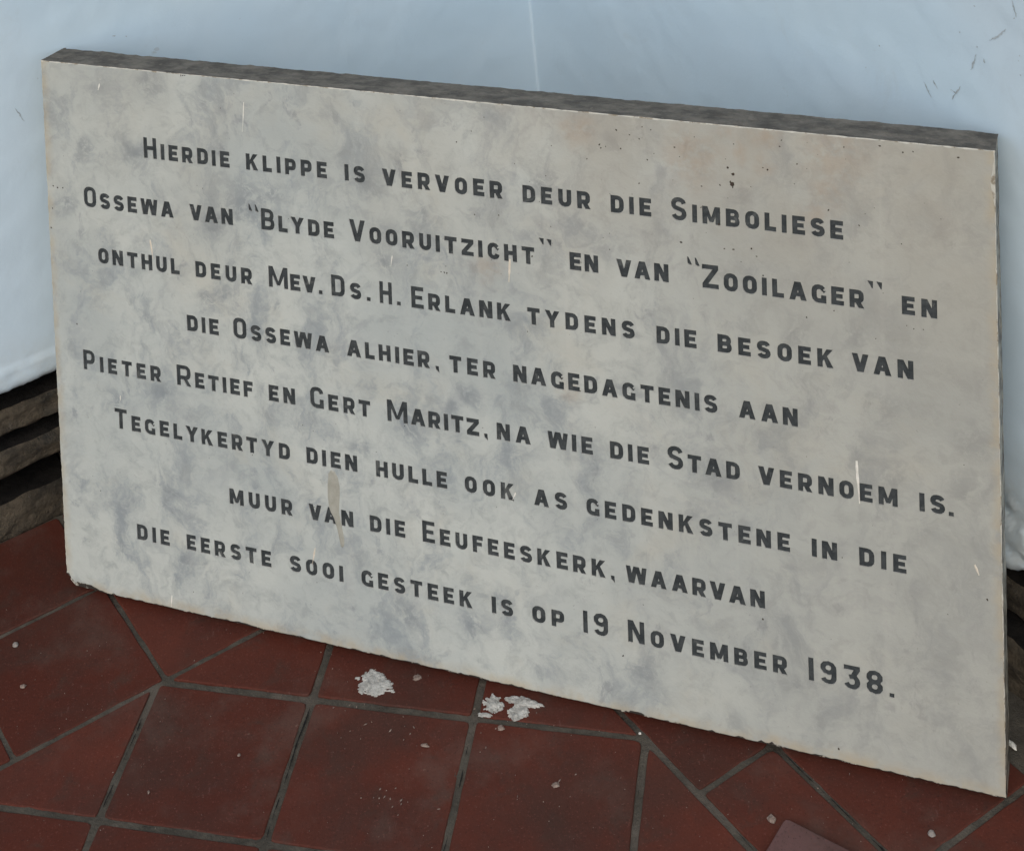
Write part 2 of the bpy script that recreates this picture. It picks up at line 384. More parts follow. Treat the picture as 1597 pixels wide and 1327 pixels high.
        q += band([(t * .8, 1 - h)] + arc(w - h - rr - (.03 if c == 'R' else 0), 1 - h - rr, rr, rr, 90, 0, 3) + arc(w - h - rr - (.03 if c == 'R' else 0), b + rr, rr, rr, 0, -90, 3) + [(t * .8, b)], t)
        if c == 'R': q.append([Vector(a) for a in ((w - t * 1.15, 0), (w, 0), (w * .5 + t * .55, b + .02), (w * .5 - t * .6, b + .02))])
    elif c == 'B':
        q += [rect(0, 0, t, 1)]
        for (y0, y1, ww) in ((.5, 1 - h, w - .03), (h, .5, w)):
            rr = (y1 - y0) / 2 * .85
            q += band([(t * .8, y1)] + arc(ww - h - rr, y1 - rr, rr, rr, 90, 0, 3) + arc(ww - h - rr, y0 + rr, rr, rr, 0, -90, 3) + [(t * .8, y0)], t * .96)
    elif c in 'CG':
        q += band([(w - h, .69)] + arc(w - h - r, 1 - h - r, r, r, 0, 90, 3) + arc(h + r, 1 - h - r, r, r, 90, 180, 3) + arc(h + r, h + r, r, r, 180, 270, 3) + ([(w - h, h)] if c == 'G' else arc(w - h - r, h + r, r, r, 270, 360, 3) + [(w - h, .32)]), t)
        if c == 'G': q.append(rect(w - t, 0, w, .44))
    elif c == 'S':
        rr = (1 - t) / 4
        q += band([(w - h, .73)] + arc(w - h - rr, 1 - h - rr, rr, rr, 15, 90, 3) + arc(h + rr, 1 - h - rr, rr, rr, 90, 225, 5) + arc(w - h - rr, h + rr, rr, rr, 45, -90, 5) + arc(h + rr, h + rr, rr, rr, 270, 195, 3) , t)
    elif c == '8':
        rr = (1 - t) / 4
        for cy in (h + rr, 1 - h - rr): q += band(arc(w - h - rr, cy, rr, rr, -90, 90, 5) + arc(h + rr, cy, rr, rr, 90, 270, 5), t, True)
    elif c == '9':
        rr = (1 - t) / 4; cy = 1 - h - rr
        q += band(arc(w - h - rr, cy, rr, rr, -90, 90, 5) + arc(h + rr, cy, rr, rr, 90, 270, 5), t, True)
        q += band([(w - h, .72)] + arc(w - h - rr, h + rr, rr, rr, 0, -90, 4) + arc(h + rr, h + rr, rr, rr, 270, 195, 3), t)
    elif c == '3':
        rr = (1 - t) / 4
        q += [rect(.02, 1 - t, w, 1), [Vector(a) for a in ((w * .36, .50), (w * .36 + t * 1.1, .50), (w, 1 - t * .9), (w - t * 1.2, 1 - t * .9))]]
        q += band([(w * .34, .56 - h * .5)] + arc(w - h - rr, h + rr * 1.12, rr, rr * 1.12, 80, -90, 6) + arc(h + rr, h + rr, rr, rr, 270, 195, 3), t)
    return q, w

SMALL, BIG, TS = 15.6, 20.4, 4.15
letters = []      # (line index, name, list of polygons in mm)
rl = random.Random(11)
for li, line in enumerate(WORDS):
    for (txt, u0, u1, v0) in line:
        gl = []
        for ch in txt:
            H = BIG if (ch.isupper() or ch.isdigit()) else SMALL
            q, w = glyph(ch, TS / H, .9 if H == BIG and ch not in 'MR' else 1.0)
            gl.append((ch, q, w * H, H))
        tot = sum(g[2] for g in gl); n = len(gl)
        if n > 1:
            # optical pairs: slanted neighbours stand closer
            slant = [(-1.1 if (gl[i][0].upper() + gl[i + 1][0].upper()) in ('VA', 'AV', 'WA', 'AW', 'TA', 'LY', 'YK', 'TY', 'RV', 'RT', 'KT', 'LT', 'WI') else 0.0) for i in range(n - 1)]
            gap = ((u1 - u0) - tot - sum(slant)) / (n - 1); sc = 1.0
            if gap < 2.5 or gap > 5.2:
                g2 = min(5.2, max(2.5, gap)); sc = ((u1 - u0) - g2 * (n - 1) - sum(slant)) / tot; gap = g2
        else: gap = 0; sc = (u1 - u0) / tot; slant = []
        u = u0
        for i, (ch, q, w, H) in enumerate(gl):
            jv = rl.uniform(-.22, .22); ju = rl.uniform(-.18, .18); ja = rl.uniform(-.008, .008); js = rl.uniform(.985, 1.015)
            polys = [[(u + ju + p.x * H * sc * js - p.y * H * ja, v0 + jv + p.y * H * js + p.x * H * ja) for p in poly] for poly in q]
            letters.append((li, 'letter' if not ch.isdigit() else 'numeral', polys))
            u += w * sc + gap + (slant[i] if i < n - 1 else 0)
for (u, v, li) in ((292.3, 336.6, 2), (340.3, 336.7, 2), (369.8, 336.6, 2), (842.8, 227.9, 4), (793.5, 65.2, 7)):
    letters.append((li, 'full_stop', [[(u - 1.9, v), (u + 1.9, v), (u + 1.9, v + 3.8), (u - 1.9, v + 3.8)]]))
for (u, v, li) in ((404.7, 282.2, 3), (448.7, 227, 4), (560.9, 118.6, 6)):
    letters.append((li, 'comma', [[(u - 1.8, v + 3.6), (u - 1.3, v), (u + 1.9, v - 2.8), (u + 1.6, v + 3.6)]]))
for (u, v) in ((223.3, 410.5), (230.0, 410.4), (636.2, 412.2), (642.7, 411.9)):
    letters.append((1, 'quotation_mark', [[(u - 1.9, v + 3.6), (u - 1.5, v - 2.4), (u + .2, v - 3.5), (u + 2.3, v - 3.3), (u - .7, v + 3.4)]]))
for (u, v) in ((506.3, 413.4), (513.2, 413.1), (783.7, 411.8), (790.7, 411.7)):
    letters.append((1, 'quotation_mark', [[(u - 2.4, v + 2.8), (u + 1.0, v - 3.2), (u + 2.0, v - 3.6), (u + 2.3, v + 2.4)]]))

# ---- outline of the face, with worn and chipped edges (c = chamfer width)
rc = random.Random(5)
outline = []
def chip(side, s):
    n = .5 + .5 * fbm(s * .05, side * 9.1, 3.3, 3); m = .5 + .5 * fbm(s * .17, side * 5.7, 8.3, 3)
    c = .8 + 1.1 * max(0, m - .4)
    if side == 0:
        c += .3 + 2.6 * max(0, n - .56) + 4.0 * max(0, m - .6)
        for (cc, ww, aa) in ((14, 12, 4), (30, 10, 2.4), (197, 14, 1.2), (577, 8, 2.0), (430, 9, 1.4), (700, 12, 1.)): c += aa * math.exp(-((s - cc) / ww) ** 2)
    elif side == 1: c += 1.4 * max(0, n - .62) + (2.6 * math.exp(-((s - 505) / 13) ** 2))
    elif side == 3: c += 2.2 * max(0, m - .62) + 3.2 * math.exp(-(s / 7) ** 2)
    else: c += .8 * max(0, m - .7)
    return c
def edge_pts():
    L = []
    for side, (a, b) in enumerate((((0, 0), (SW, 0)), ((SW, 0), (SW, SH)), ((SW, SH), (0, SH)), ((0, SH), (0, 0)))):
        ln = math.dist(a, b); n = int(ln / 3.2)
        for i in range(n):
            s = ln * i / n; x = a[0] + (b[0] - a[0]) * i / n; y = a[1] + (b[1] - a[1]) * i / n
            L.append((side, s, x, y))
    return L
EP = edge_pts(); NE = len(EP)
nrm = [(0, 1), (-1, 0), (0, -1), (1, 0)]
outer = []; inner = []
for i, (side, s, x, y) in enumerate(EP):
    ss = {0: x, 1: y, 2: x, 3: y}[side]
    c = chip(side, ss); jx = .35 * fbm(x * .12, y * .12, 1.7, 3)
    nx, ny = nrm[side]
    ox, oy = x + nx * (.35 + jx), y + ny * (.35 + jx)
    ix, iy = x + nx * c, y + ny * c
    d = .9                                        # keep corners inside both neighbours
    ix = min(max(ix, chip(3, y) if side != 3 else ix), SW - (chip(1, y) if side != 1 else 0)); iy = min(max(iy, chip(0, x) if side != 0 else iy), SH - (chip(2, x) if side != 2 else 0))
    if side == 1: ix = SW - c
    # broken lower left corner
    k = 0.0
    for (qx, qy) in ((ox, oy),): k = (qx + qy * .8)
    if k < 10:
        f = (10 - k) / 10; ox += 4.0 * f + .8 * rc.random() * f; oy += 5.5 * f + .8 * rc.random() * f
        ix = max(ix, ox + 2.2); iy = max(iy, oy + 2.2)
    outer.append((ox, oy)); inner.append((ix, iy))

# inner outline cleaned by snapping to unique points, then the constrained triangulation with the letters in it
verts2 = [Vector((x, y)) for (x, y) in inner]
edges = []; faces = [list(range(NE))]; owner = [-1]
for k, (li, nm, polys) in enumerate(letters):
    for poly in polys:
        a = sum(poly[i][0] * poly[(i + 1) % len(poly)][1] - poly[(i + 1) % len(poly)][0] * poly[i][1] for i in range(len(poly)))
        if a < 0: poly = poly[::-1]
        b = len(verts2); verts2 += [Vector(q) for q in poly]
        edges += [(b + i, b + (i + 1) % len(poly)) for i in range(len(poly))]
ov, oe, of, _, _, forig = delaunay_2d_cdt(verts2, edges, faces, 1, 1e-4)
LB_ = []
for k, (li, nm, polys) in enumerate(letters):
    xs_ = [q[0] for p_ in polys for q in p_]; ys_ = [q[1] for p_ in polys for q in p_]
    LB_.append((min(xs_), max(xs_), min(ys_), max(ys_)))
LBA = np.array(LB_)
def inpoly(x, y, poly):
    c = False; j = len(poly) - 1
    for i in range(len(poly)):
        xi, yi = poly[i]; xj, yj = poly[j]
        if (yi > y) != (yj > y) and x < (xj - xi) * (y - yi) / (yj - yi) + xi: c = not c
        j = i
    return c
tri_owner = []
for f in of:
    x = sum(ov[i].x for i in f) / len(f); y = sum(ov[i].y for i in f) / len(f); w_ = -1
    for k in np.nonzero((LBA[:, 0] < x) & (LBA[:, 1] > x) & (LBA[:, 2] < y) & (LBA[:, 3] > y))[0]:
        if any(inpoly(x, y, p_) for p_ in letters[k][2]): w_ = int(k); break
    tri_owner.append(w_)
edge_map = {}
for fi, f in enumerate(of):
    for i in range(len(f)): edge_map.setdefault(frozenset((f[i], f[(i + 1) % len(f)])), []).append(fi)
OV = [(v.x, v.y) for v in ov]

# slab body: the face (letters cut out of it), worn rim, sides, back
bv = [(x / 1000, y / 1000, 0.0) for (x, y) in OV]; bf = []; bm_ = []
for f, k in zip(of, tri_owner):
    if k < 0: bf.append(f); bm_.append(0)
bound = []                                        # ordered boundary loop after triangulation
nxt = {}
for f in of:
    for i in range(len(f)):
        e = frozenset((f[i], f[(i + 1) % len(f)]))
        if len(edge_map[e]) == 1: nxt[f[i]] = f[(i + 1) % len(f)]
start = next(iter(nxt)); loop = [start]; cur = nxt[start]
while cur != start and len(loop) < len(nxt) + 2: loop.append(cur); cur = nxt[cur]
def out_of(x, y):
    b = min(range(NE), key=lambda i: (inner[i][0] - x) ** 2 + (inner[i][1] - y) ** 2)
    return b
oi = [out_of(*OV[v]) for v in loop]
nl = len(loop)
rows = []
def add_row(fn):
    b = len(bv)
    for i in range(nl): bv.append(fn(i))
    rows.append(b)
def side_wob(i, z):
    x, y = outer[oi[i]]
    side = EP[oi[i]][0]; nx, ny = nrm[side]
    w = .55 * fbm(x * .03, y * .03, z * .11, 4) + (.5 * fbm(x * .1, y * .1, z * .2, 3) if side == 2 else 0)
    return ((x + nx * w) / 1000, (y + ny * w) / 1000, -z / 1000)
depth = [chip(EP[j][0], {0: EP[j][2], 1: EP[j][3], 2: EP[j][2], 3: EP[j][3]}[EP[j][0]]) for j in oi]
add_row(lambda i: (outer[oi[i]][0] / 1000, outer[oi[i]][1] / 1000, -(min(depth[i], 5) * (.9 if EP[oi[i]][0] != 0 else .38)) / 1000))
for z in (12, 20, 28, 36, 43.2): add_row(lambda i, z=z: side_wob(i, z))
add_row(lambda i: ((outer[oi[i]][0] + nrm[EP[oi[i]][0]][0] * 1.3) / 1000, (outer[oi[i]][1] + nrm[EP[oi[i]][0]][1] * 1.3) / 1000, -ST / 1000))
for r in range(-1, len(rows) - 1):
    for i in range(nl):
        j = (i + 1) % nl
        a, b = (loop[i], loop[j]) if r < 0 else (rows[r] + i, rows[r] + j)
        c, d = rows[r + 1] + j, rows[r + 1] + i
        bf.append((a, d, c, b)); side = EP[oi[i]][0]
        bm_.append(1 if r < 0 else (2 if side in (0, 2) else 3))
bf.append([rows[-1] + i for i in range(nl)]); bm_.append(3)
M_SIDE = mat_marble('stained_marble_side', True)
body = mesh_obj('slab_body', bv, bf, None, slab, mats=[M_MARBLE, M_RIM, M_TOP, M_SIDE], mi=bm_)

# letters: sunk floors with their walls, one object each, grouped per line of the inscription
DEP = 0.95
lines = []
for li in range(8):
    e = empty('inscription_line'); e.parent = slab; lines.append(e)
by = {}
for fi, k in enumerate(tri_owner):
    if k >= 0: by.setdefault(k, []).append(fi)
for k, fl in by.items():
    li, nm, _ = letters[k]; idx = {}; vs = []; fs = []; mi_ = []
    def gi(v, low):
        key = (v, low)
        if key not in idx:
            idx[key] = len(vs); x, y = OV[v]; vs.append((x / 1000, y / 1000, -DEP / 1000 if low else -.00002))
        return idx[key]
    for fi in fl:
        f = of[fi]; fs.append([gi(v, 1) for v in f]); mi_.append(0)
        for i in range(len(f)):
            a, b = f[i], f[(i + 1) % len(f)]
            if not any(tri_owner[g] == k for g in edge_map[frozenset((a, b))] if g != fi):
                fs.append([gi(a, 1), gi(a, 0), gi(b, 0), gi(b, 1)]); mi_.append(1)
    mesh_obj(nm, vs, fs, None, lines[li], mats=[M_LET, M_CUT], mi=mi_)

# pits in the face (tiny irregular flakes of dirt), paint streaks, the dried drip
def flake(cx, cy, r, asp, ang, z=.00012, n=7, rr=random):
    ps = []
    for i in range(n):
        a = 2 * math.pi * i / n; q = r * rr.uniform(.55, 1.15)
        x, y = q * math.cos(a) * asp, q * math.sin(a)
        ps.append((cx + x * math.cos(ang) - y * math.sin(ang), cy + x * math.sin(ang) + y * math.cos(ang), z))
    return ps
PITS = [(670.8, 496.1, 1.2), (674.9, 491.0, 1.4), (674.1, 482.2, 1.9), (672.6, 484.2, 1.1), (561.4, 504.7), (562.5, 502.0), (576.5, 519.0), (431.1, 493.8), (596.3, 513.2), (606.5, 522.0), (699.9, 499.2), (703.6, 497.9), (714.0, 518.5), (727.7, 505.3), (468.2, 431.8), (414.9, 373.4), (417.4, 373.1), (379.4, 375.3), (411.9, 373.6), (629.5, 427.5), (662.0, 446.9), (666.2, 426.5), (673.7, 426.9), (688.7, 429.3), (776.1, 459.4), (752.0, 469.4), (732.3, 376.8), (816.9, 379.2), (811.5, 381.1), (824.3, 379.7), (7.7, 407.5), (5.7, 384.7), (3.1, 365.1), (18.7, 406.8), (12.8, 406.2), (45.1, 105.2), (27.2, 271.2), (568.1, 51.6), (749.7, 11.2, 1.4), (690.0, 110.3), (537.2, 283.5), (869.1, 164.1), (158.2, 530.6), (156.1, 530.4), (160.3, 530.8), (793.6, 527.1), (811.4, 523.6), (819.3, 525.0), (853.8, 523.8), (579.9, 503.2), (445.3, 505.1), (626.4, 509.0), (445.5, 429.8), (497.6, 398.5), (692.7, 423.3), (697.6, 407.5)]
rp = random.Random(3)
for _ in range(70): PITS.append((rp.uniform(10, 870), rp.uniform(20, 520), rp.uniform(.25, .5)))
for _ in range(40): PITS.append((min(870, max(20, rp.gauss(640, 90))), min(524, max(380, rp.gauss(470, 40))), rp.uniform(.3, .7)))
vs = []; fs = []
for pt in PITS:
    r = (pt[2] if len(pt) > 2 else rp.uniform(.55, .95)) * .95
    ps = flake(pt[0] / 1000, pt[1] / 1000, r / 1000, rp.uniform(1, 1.7), rp.uniform(0, 3.1), rr=rp)
    b = len(vs); vs += ps; fs.append(list(range(b, b + len(ps))))
tag(mesh_obj('pit', vs, fs, M_PIT, slab), kind='stuff')
def streak(name, a, b, w, mat):
    a = Vector(a) / 1000; b = Vector(b) / 1000; d = (b - a).normalized(); s = Vector((-d.y, d.x)); n = 7
    vs = []; fs = []
    for i in range(n + 1):
        t = i / n; ww = w / 1000 * (.35 + .65 * math.sin(math.pi * min(1, t * 1.15 + .12))) * rp.uniform(.8, 1.15)
        c = a.lerp(b, t) + s * rp.uniform(-.12, .12) / 1000
        for q, z in ((-1, 0.00001), (0, .00028), (1, 0.00001)): vs.append((c.x + s.x * ww * q / 2, c.y + s.y * ww * q / 2, z))
    for i in range(n):
        for j in (0, 1): fs.append((i * 3 + j, i * 3 + j + 1, i * 3 + j + 4, i * 3 + j + 3)[::-1])
    return mesh_obj(name, vs, fs, mat, slab)
for a, b, w, m in (((221.4, 510.6), (218.7, 482.2), 1.0, M_WHITE), ((66.1, 514.7), (64.3, 508.2), 1.5, M_WHITE), ((114.2, 366.4), (116.6, 347.7), 2.0, M_CREAM), ((476.9, 393.6), (475.4, 372.7), 2.4, M_CREAM), ((769.6, 261.6), (771.2, 225.6), 2.3, M_WHITE), ((859.9, 191.5), (863.1, 183.1), 2.2, M_CREAM), ((120.0, 14.0), (118.8, 2), 1.3, M_WHITE), ((73.0, 205.8), (71.9, 198.5), 1.1, M_WHITE), ((365.1, 382.6), (363.5, 372.5), 1.0, M_WHITE), ((276, 92), (272.2, 74.9), 1.5, M_CREAM), ((474.7, 181.1), (471.8, 174), 1.4, M_WHITE)):
    streak('paint_streak', a, b, w, m)
drip = [(292.6, 166.5), (295.5, 170.2), (298.9, 169.8), (302.2, 164.0), (303.6, 156), (303.4, 147.6), (302.4, 138), (302.0, 130.2), (303.5, 122), (304.6, 115.2), (306.1, 107), (305.9, 100.2), (304, 97.2), (302.3, 98.7), (301.2, 105), (299.8, 112.1), (298.4, 118), (296.6, 124.3), (293.6, 129.5), (291.8, 134.4), (291.0, 144), (291.3, 155)]
n = len(drip); vs = [(x / 1000, y / 1000, .00002) for x, y in drip]; cx = sum(x for x, y in drip) / n
for (x, y) in drip:
    mx = np.interp(y, (97, 112, 125, 140, 171), (304, 302.5, 299.6, 297.4, 296.6))
    vs.append(((x + (mx - x) * .45) / 1000, (y + (134 - y) * .03) / 1000, .0004))
mesh_obj('dried_drip', vs, [(i, (i + 1) % n, n + (i + 1) % n, n + i)[::-1] for i in range(n)] + [list(range(n, 2 * n))[::-1]], M_DRIP, slab)

# ================================================================== the floor
P = 0.15
ANG = 0.778461
d1 = Vector((math.cos(ANG), math.sin(ANG))); n1 = Vector((-d1.y, d1.x))       # n1 = across the lines that run back right
# left wall plane and right wall plane
WA = ANG - 0.020649
wu = Vector((math.cos(WA), math.sin(WA))); wv = Vector((math.sin(WA), -math.cos(WA)))   # wu: corner -> away right-back; left wall runs along -wu, right wall along wv
CORNER = Vector((0.290963, 0.617128))
def clip(poly, n, o, keep_less=True):
    out = []
    for i in range(len(poly)):
        a, b = poly[i], poly[(i + 1) % len(poly)]
        da, db = a.dot(n) - o, b.dot(n) - o
        if not keep_less: da, db = -da, -db
        if da <= 0: out.append(a)
        if (da < 0 < db) or (db < 0 < da): out.append(a.lerp(b, da / (da - db)))
    return out
def area(p): return .5 * sum(p[i].x * p[(i + 1) % len(p)].y - p[(i + 1) % len(p)].x * p[i].y for i in range(len(p)))
def inset(poly, ds):
    """move every edge i inwards by ds[i] (ccw polygon)"""
    out = poly
    for i in range(len(poly)):
        a, b = poly[i], poly[(i + 1) % len(poly)]; d = (b - a)
        if d.length < 1e-5: continue
        d.normalize(); nn = Vector((d.y, -d.x)); out = clip(out, nn, a.dot(nn) - ds)
        if len(out) < 3: return []
    return out
floor = mesh_obj('floor', [(-3, -4, -.03), (4, -4, -.03), (4, 2.4, -.03), (-3, 2.4, -.03)], [(0, 1, 2, 3)], M_GROUT)
tag(floor, kind='structure')
tag(floor, 'red quarry tile floor with grey cement joints')
rt = random.Random(21)
def tile(poly, mat=M_TILE, w=.0042, z=0.0, parent=floor, name='tile', th=.012):
    if area(poly) < 0: poly = poly[::-1]
    if abs(area(poly)) < 2.5e-4: return None
    top = inset(poly, w + rt.uniform(-.0006, .0006))
    if len(top) < 3 or area(top) < 2e-4: return None
    # drop doubled corners
    top = [p for i, p in enumerate(top) if (p - top[i - 1]).length > 1e-4]
    # knock the corners off and let the edges wander
    pts = []
    m = len(top)
    for i in range(m):
        a, b, c = top[i - 1], top[i], top[(i + 1) % m]
        r = min(rt.uniform(.002, .0065), (a - b).length * .3, (c - b).length * .3)
        p0, p1 = b.lerp(a, r / (a - b).length), b.lerp(c, r / (c - b).length)
        pts += [p0, b.lerp((p0 + p1) / 2, .45), p1]
        k = int((c - b).length / .012)
        r2 = .007
        for j in range(1, k):
            q = b.lerp(c, j / k)
            if (q - b).length > r2 and (q - c).length > r2: pts.append(q)
    cx = sum((p for p in top), Vector((0, 0))) / m
    n = len(pts); V = []
    wob = []
    for p in pts:
        s = .00045 * fbm(p.x * 70, p.y * 70, 4.4, 3) + .0004 * fbm(p.x * 240, p.y * 240, 2.4, 2)
        wob.append(p + (cx - p).normalized() * s)
    tx, ty = rt.uniform(-.004, .004), rt.uniform(-.004, .004); z0 = z + rt.uniform(-.0004, .0004)
    hz = lambda p: z0 + (p.x - cx.x) * tx + (p.y - cx.y) * ty
    inn = lambda p, k: p + (cx - p).normalized() * k
    for p in wob: V.append((p.x - cx.x, p.y - cx.y, hz(p) - th))
    for p in wob: V.append((p.x - cx.x, p.y - cx.y, hz(p) - .0010))
    for p in wob: q = inn(p, .0005); V.append((q.x - cx.x, q.y - cx.y, hz(p) - .0003))
    for p in wob: q = inn(p, .0013); V.append((q.x - cx.x, q.y - cx.y, hz(p)))
    F = []
    for r in range(3):
        for i in range(n): j = (i + 1) % n; F.append((r * n + i, r * n + j, (r + 1) * n + j, (r + 1) * n + i))
    F.append([3 * n + i for i in range(n)])
    o = mesh_obj(name, V, F, mat, parent)
    o.location = (cx.x, cx.y, 0)
    return o
nLw = Vector((-wu.y, wu.x)); oLw = CORNER.dot(nLw) + .022         # in front of the left wall
nRw = Vector((wu.x, wu.y)); oRw = CORNER.dot(nRw) - .03
YL = 0.0       # the two border lines meet at the apex of the straight-laid wedge
LB = n1 * 1.0  # left border: x.n1 = -.0030 ; right border: x.(-d1) = -2.1426 P
oLB = -0.0200 * P; oRB = 2.1426 * P
def ok(poly):
    poly = clip(poly, nLw, oLw); 
    if len(poly) < 3: return []
    return clip(poly, nRw, oRw)
# straight-laid wedge
for i in range(-9, 14):
    for j in range(-9, 3):
        q = [Vector((i * P, j * P)), Vector(((i + 1) * P, j * P)), Vector(((i + 1) * P, (j + 1) * P)), Vector((i * P, (j + 1) * P))]
        q = clip(q, n1, oLB)
        if len(q) < 3: continue
        q = clip(q, d1, oRB)
        if len(q) < 3: continue
        q = ok(q)
        if len(q) >= 3: tile(q, w=.0033)
def dcell(s0, s1, o0, o1): return [d1 * a + n1 * b for a, b in ((s0, o0), (s1, o0), (s1, o1), (s0, o1))]
# left diagonal strips (o along n1, s along d1)
for r, (o0, o1) in enumerate(((oLB, .9635 * P), (.9635 * P, 1.93 * P))):
    for k in range(-10, 3):
        s0 = (.0446 + k) * P
        q = dcell(s0, s0 + P * .998, o0, o1); q = clip(q, d1, oRB)
        if len(q) >= 3:
            q = ok(q)
            if len(q) >= 3: tile(q, w=.0024)
# right diagonal strips
for (s0, s1, ph) in ((oRB, 2.6927 * P, -.5620), (2.6927 * P, 3.665 * P, -.5620), (3.665 * P, 4.64 * P, -.562)):
    for k in range(-13, 4):
        o0 = (k + ph) * P
        if s0 > 3.5 * P and o0 > -3.6 * P: continue            # cement skim beside the wall instead of tile
        q = dcell(s0, s1, o0, o0 + P)
        if s0 == oRB: q = clip(q, n1, 3 * P)
        q = ok(q)
        if len(q) >= 3: tile(q, w=.0029)
# grout: an uneven bed between the tiles
xs = np.concatenate([np.arange(-1.3, -.3, .03), np.arange(-.3, .9, .0045), np.arange(.9, 2.2, .03)])
ys = np.concatenate([np.arange(-1.3, -.25, .03), np.arange(-.25, .2, .0045), np.arange(.2, .75, .03)])
vs = []
for y in ys:
    for x in xs:
        h = -.0016 + .0009 * fbm(x * 28, y * 28, .3, 4) + .0006 * fbm(x * 130, y * 130, 1.3, 2)
        vs.append((x, y, h))
nx = len(xs)
fs = [(j * nx + i, j * nx + i + 1, (j + 1) * nx + i + 1, (j + 1) * nx + i) for j in range(len(ys) - 1) for i in range(nx - 1)]
tag(mesh_obj('grout', vs, fs, M_GROUT, floor, smooth=True), kind='stuff')
# open cracks along the middle of the joints
vs = []; fs = []
def crack(a, b, wmax, cover, seed):
    a = Vector(a); b = Vector(b); L = (b - a).length; d = (b - a) / L; s = Vector((-d.y, d.x)); n = int(L / .0022)
    base = len(vs)
    for i in range(n + 1):
        t = i / n * L; k = fbm(t * 45, seed, .5, 3)
        w = max(0.0, (k + cover)) * wmax; w = min(w, wmax) * (.7 + .6 * random.random()) / 2 + 1e-5
        off = .0011 * fbm(t * 26, seed + 9, .2, 3)
        c = a + d * t + s * off
        for q in (-1, 1): vs.append((c.x + s.x * w * q, c.y + s.y * w * q, +.0001))
    for i in range(n): fs.append((base + i * 2, base + i * 2 + 1, base + i * 2 + 3, base + i * 2 + 2)[::-1])
for k in range(0, 4): crack((k * P, -.005), (k * P, -P * 1.6), .0021, .15 if k < 3 else -.15, k * 3.1)
crack((-.02, -P), (3 * P, -P), .0012, -.2, 22)
crack(d1 * (2.6927 * P) + n1 * (-1.2 * P), d1 * (2.6927 * P) + n1 * (-3.4 * P), .0022, .0, 31)
crack(d1 * (oRB) + n1 * (-1.6 * P), d1 * (oRB) + n1 * (-3.4 * P), .0014, -.2, 37)
tag(mesh_obj('joint_crack', vs, fs, M_CRACK, floor), kind='stuff')

# ================================================================== the wall
wall = empty('wall', (CORNER.x, CORNER.y, 0))
tag(wall, 'pale blue painted plaster wall corner with crumbling dark stone base behind the marble slab', 'wall', kind='thing')
Lo = CORNER
def wall_frame(side):
    # local a = distance from the corner along the wall, b = out of the wall towards the room
    if side == 'L': return -wu, Vector((wu.y, -wu.x))
    return wv, -wu
def wpt(side, a, b, z):
    da, db = wall_frame(side); q = da * a + db * b
    return (q.x, q.y, z)
def plaster(side):
    A = np.concatenate([[.0008787, .0012, .0017, .0023, .0030, .0060, .0090, .0120, .0160], np.arange(.020, .86, .004), np.arange(.86, 2.2, .06)])
    def zb(a):
        r = fbm(a * 22, 3 if side == 'L' else 8, .2, 4)
        if side == 'L': return .1765 + (.02 if a < .5 else 0) * 0 + .0028 * r + .0012 * fbm(a * 120, 2, 2, 2)
        return .100 + .010 * fbm(a * 30, 5, .2, 4) + .004 * fbm(a * 120, 2, 2, 2)
    Z = [0.0, .003, .006, .010, .014, .018, .022] + list(np.arange(.026, .12, .004)) + list(np.arange(.124, .62, .005)) + list(np.arange(.68, 2.4, .08))
    V = []; nA = len(A)
    for kz, dz in enumerate([None, None] + Z):
        for a in A:
            z0 = zb(a)
            if dz is None:
                V.append(wpt(side, a, -.045 if kz == 0 else -.012, z0 + .006 - .003 * kz)); continue
            z = z0 + dz
            b = .0011 * fbm(a * 5, z * 5, 1.1, 3) + .0006 * fbm(a * 25, z * 25, 4.1, 3)
            b -= .0085 * max(0, 1 - dz / .011) ** 2                    # the rounded lower lip
            if side == 'L':
                st = .2058 + .0015 * fbm(a * 30, 6, 1, 3)              # the lower coat stands a little proud
                b += .0020 * max(0, min(1, (st - z) / .0028)) + (.0009 * fbm(a * 60, z * 60, 2, 3) if z < st else 0)
            else:
                k = max(0, min(1, (.19 - z) / .06))
                f = fbm(a * 26, z * 34, 7.0, 4)
                b += k * (.007 * f + .006 * (1 if fbm(a * 17, z * 26, 3.0, 3) > .08 else 0) - .001)
            b *= min(1, max(0, (a - .0008787) / .05))
            if a < .003: b += .003 - math.sqrt(.000009 - (.003 - a) ** 2)      # the coat runs softly round the inner corner
            V.append(wpt(side, a, b, z))
    rws = len(Z) + 2
    F = []
    for r in range(rws - 1):
        for i in range(nA - 1):
            f = (r * nA + i, r * nA + i + 1, (r + 1) * nA + i + 1, (r + 1) * nA + i)
            F.append(f if side == 'R' else f[::-1])
    o = mesh_obj('plaster', V, F, M_PLA, wall, smooth=True)
    return o
plaster('L'); plaster('R')
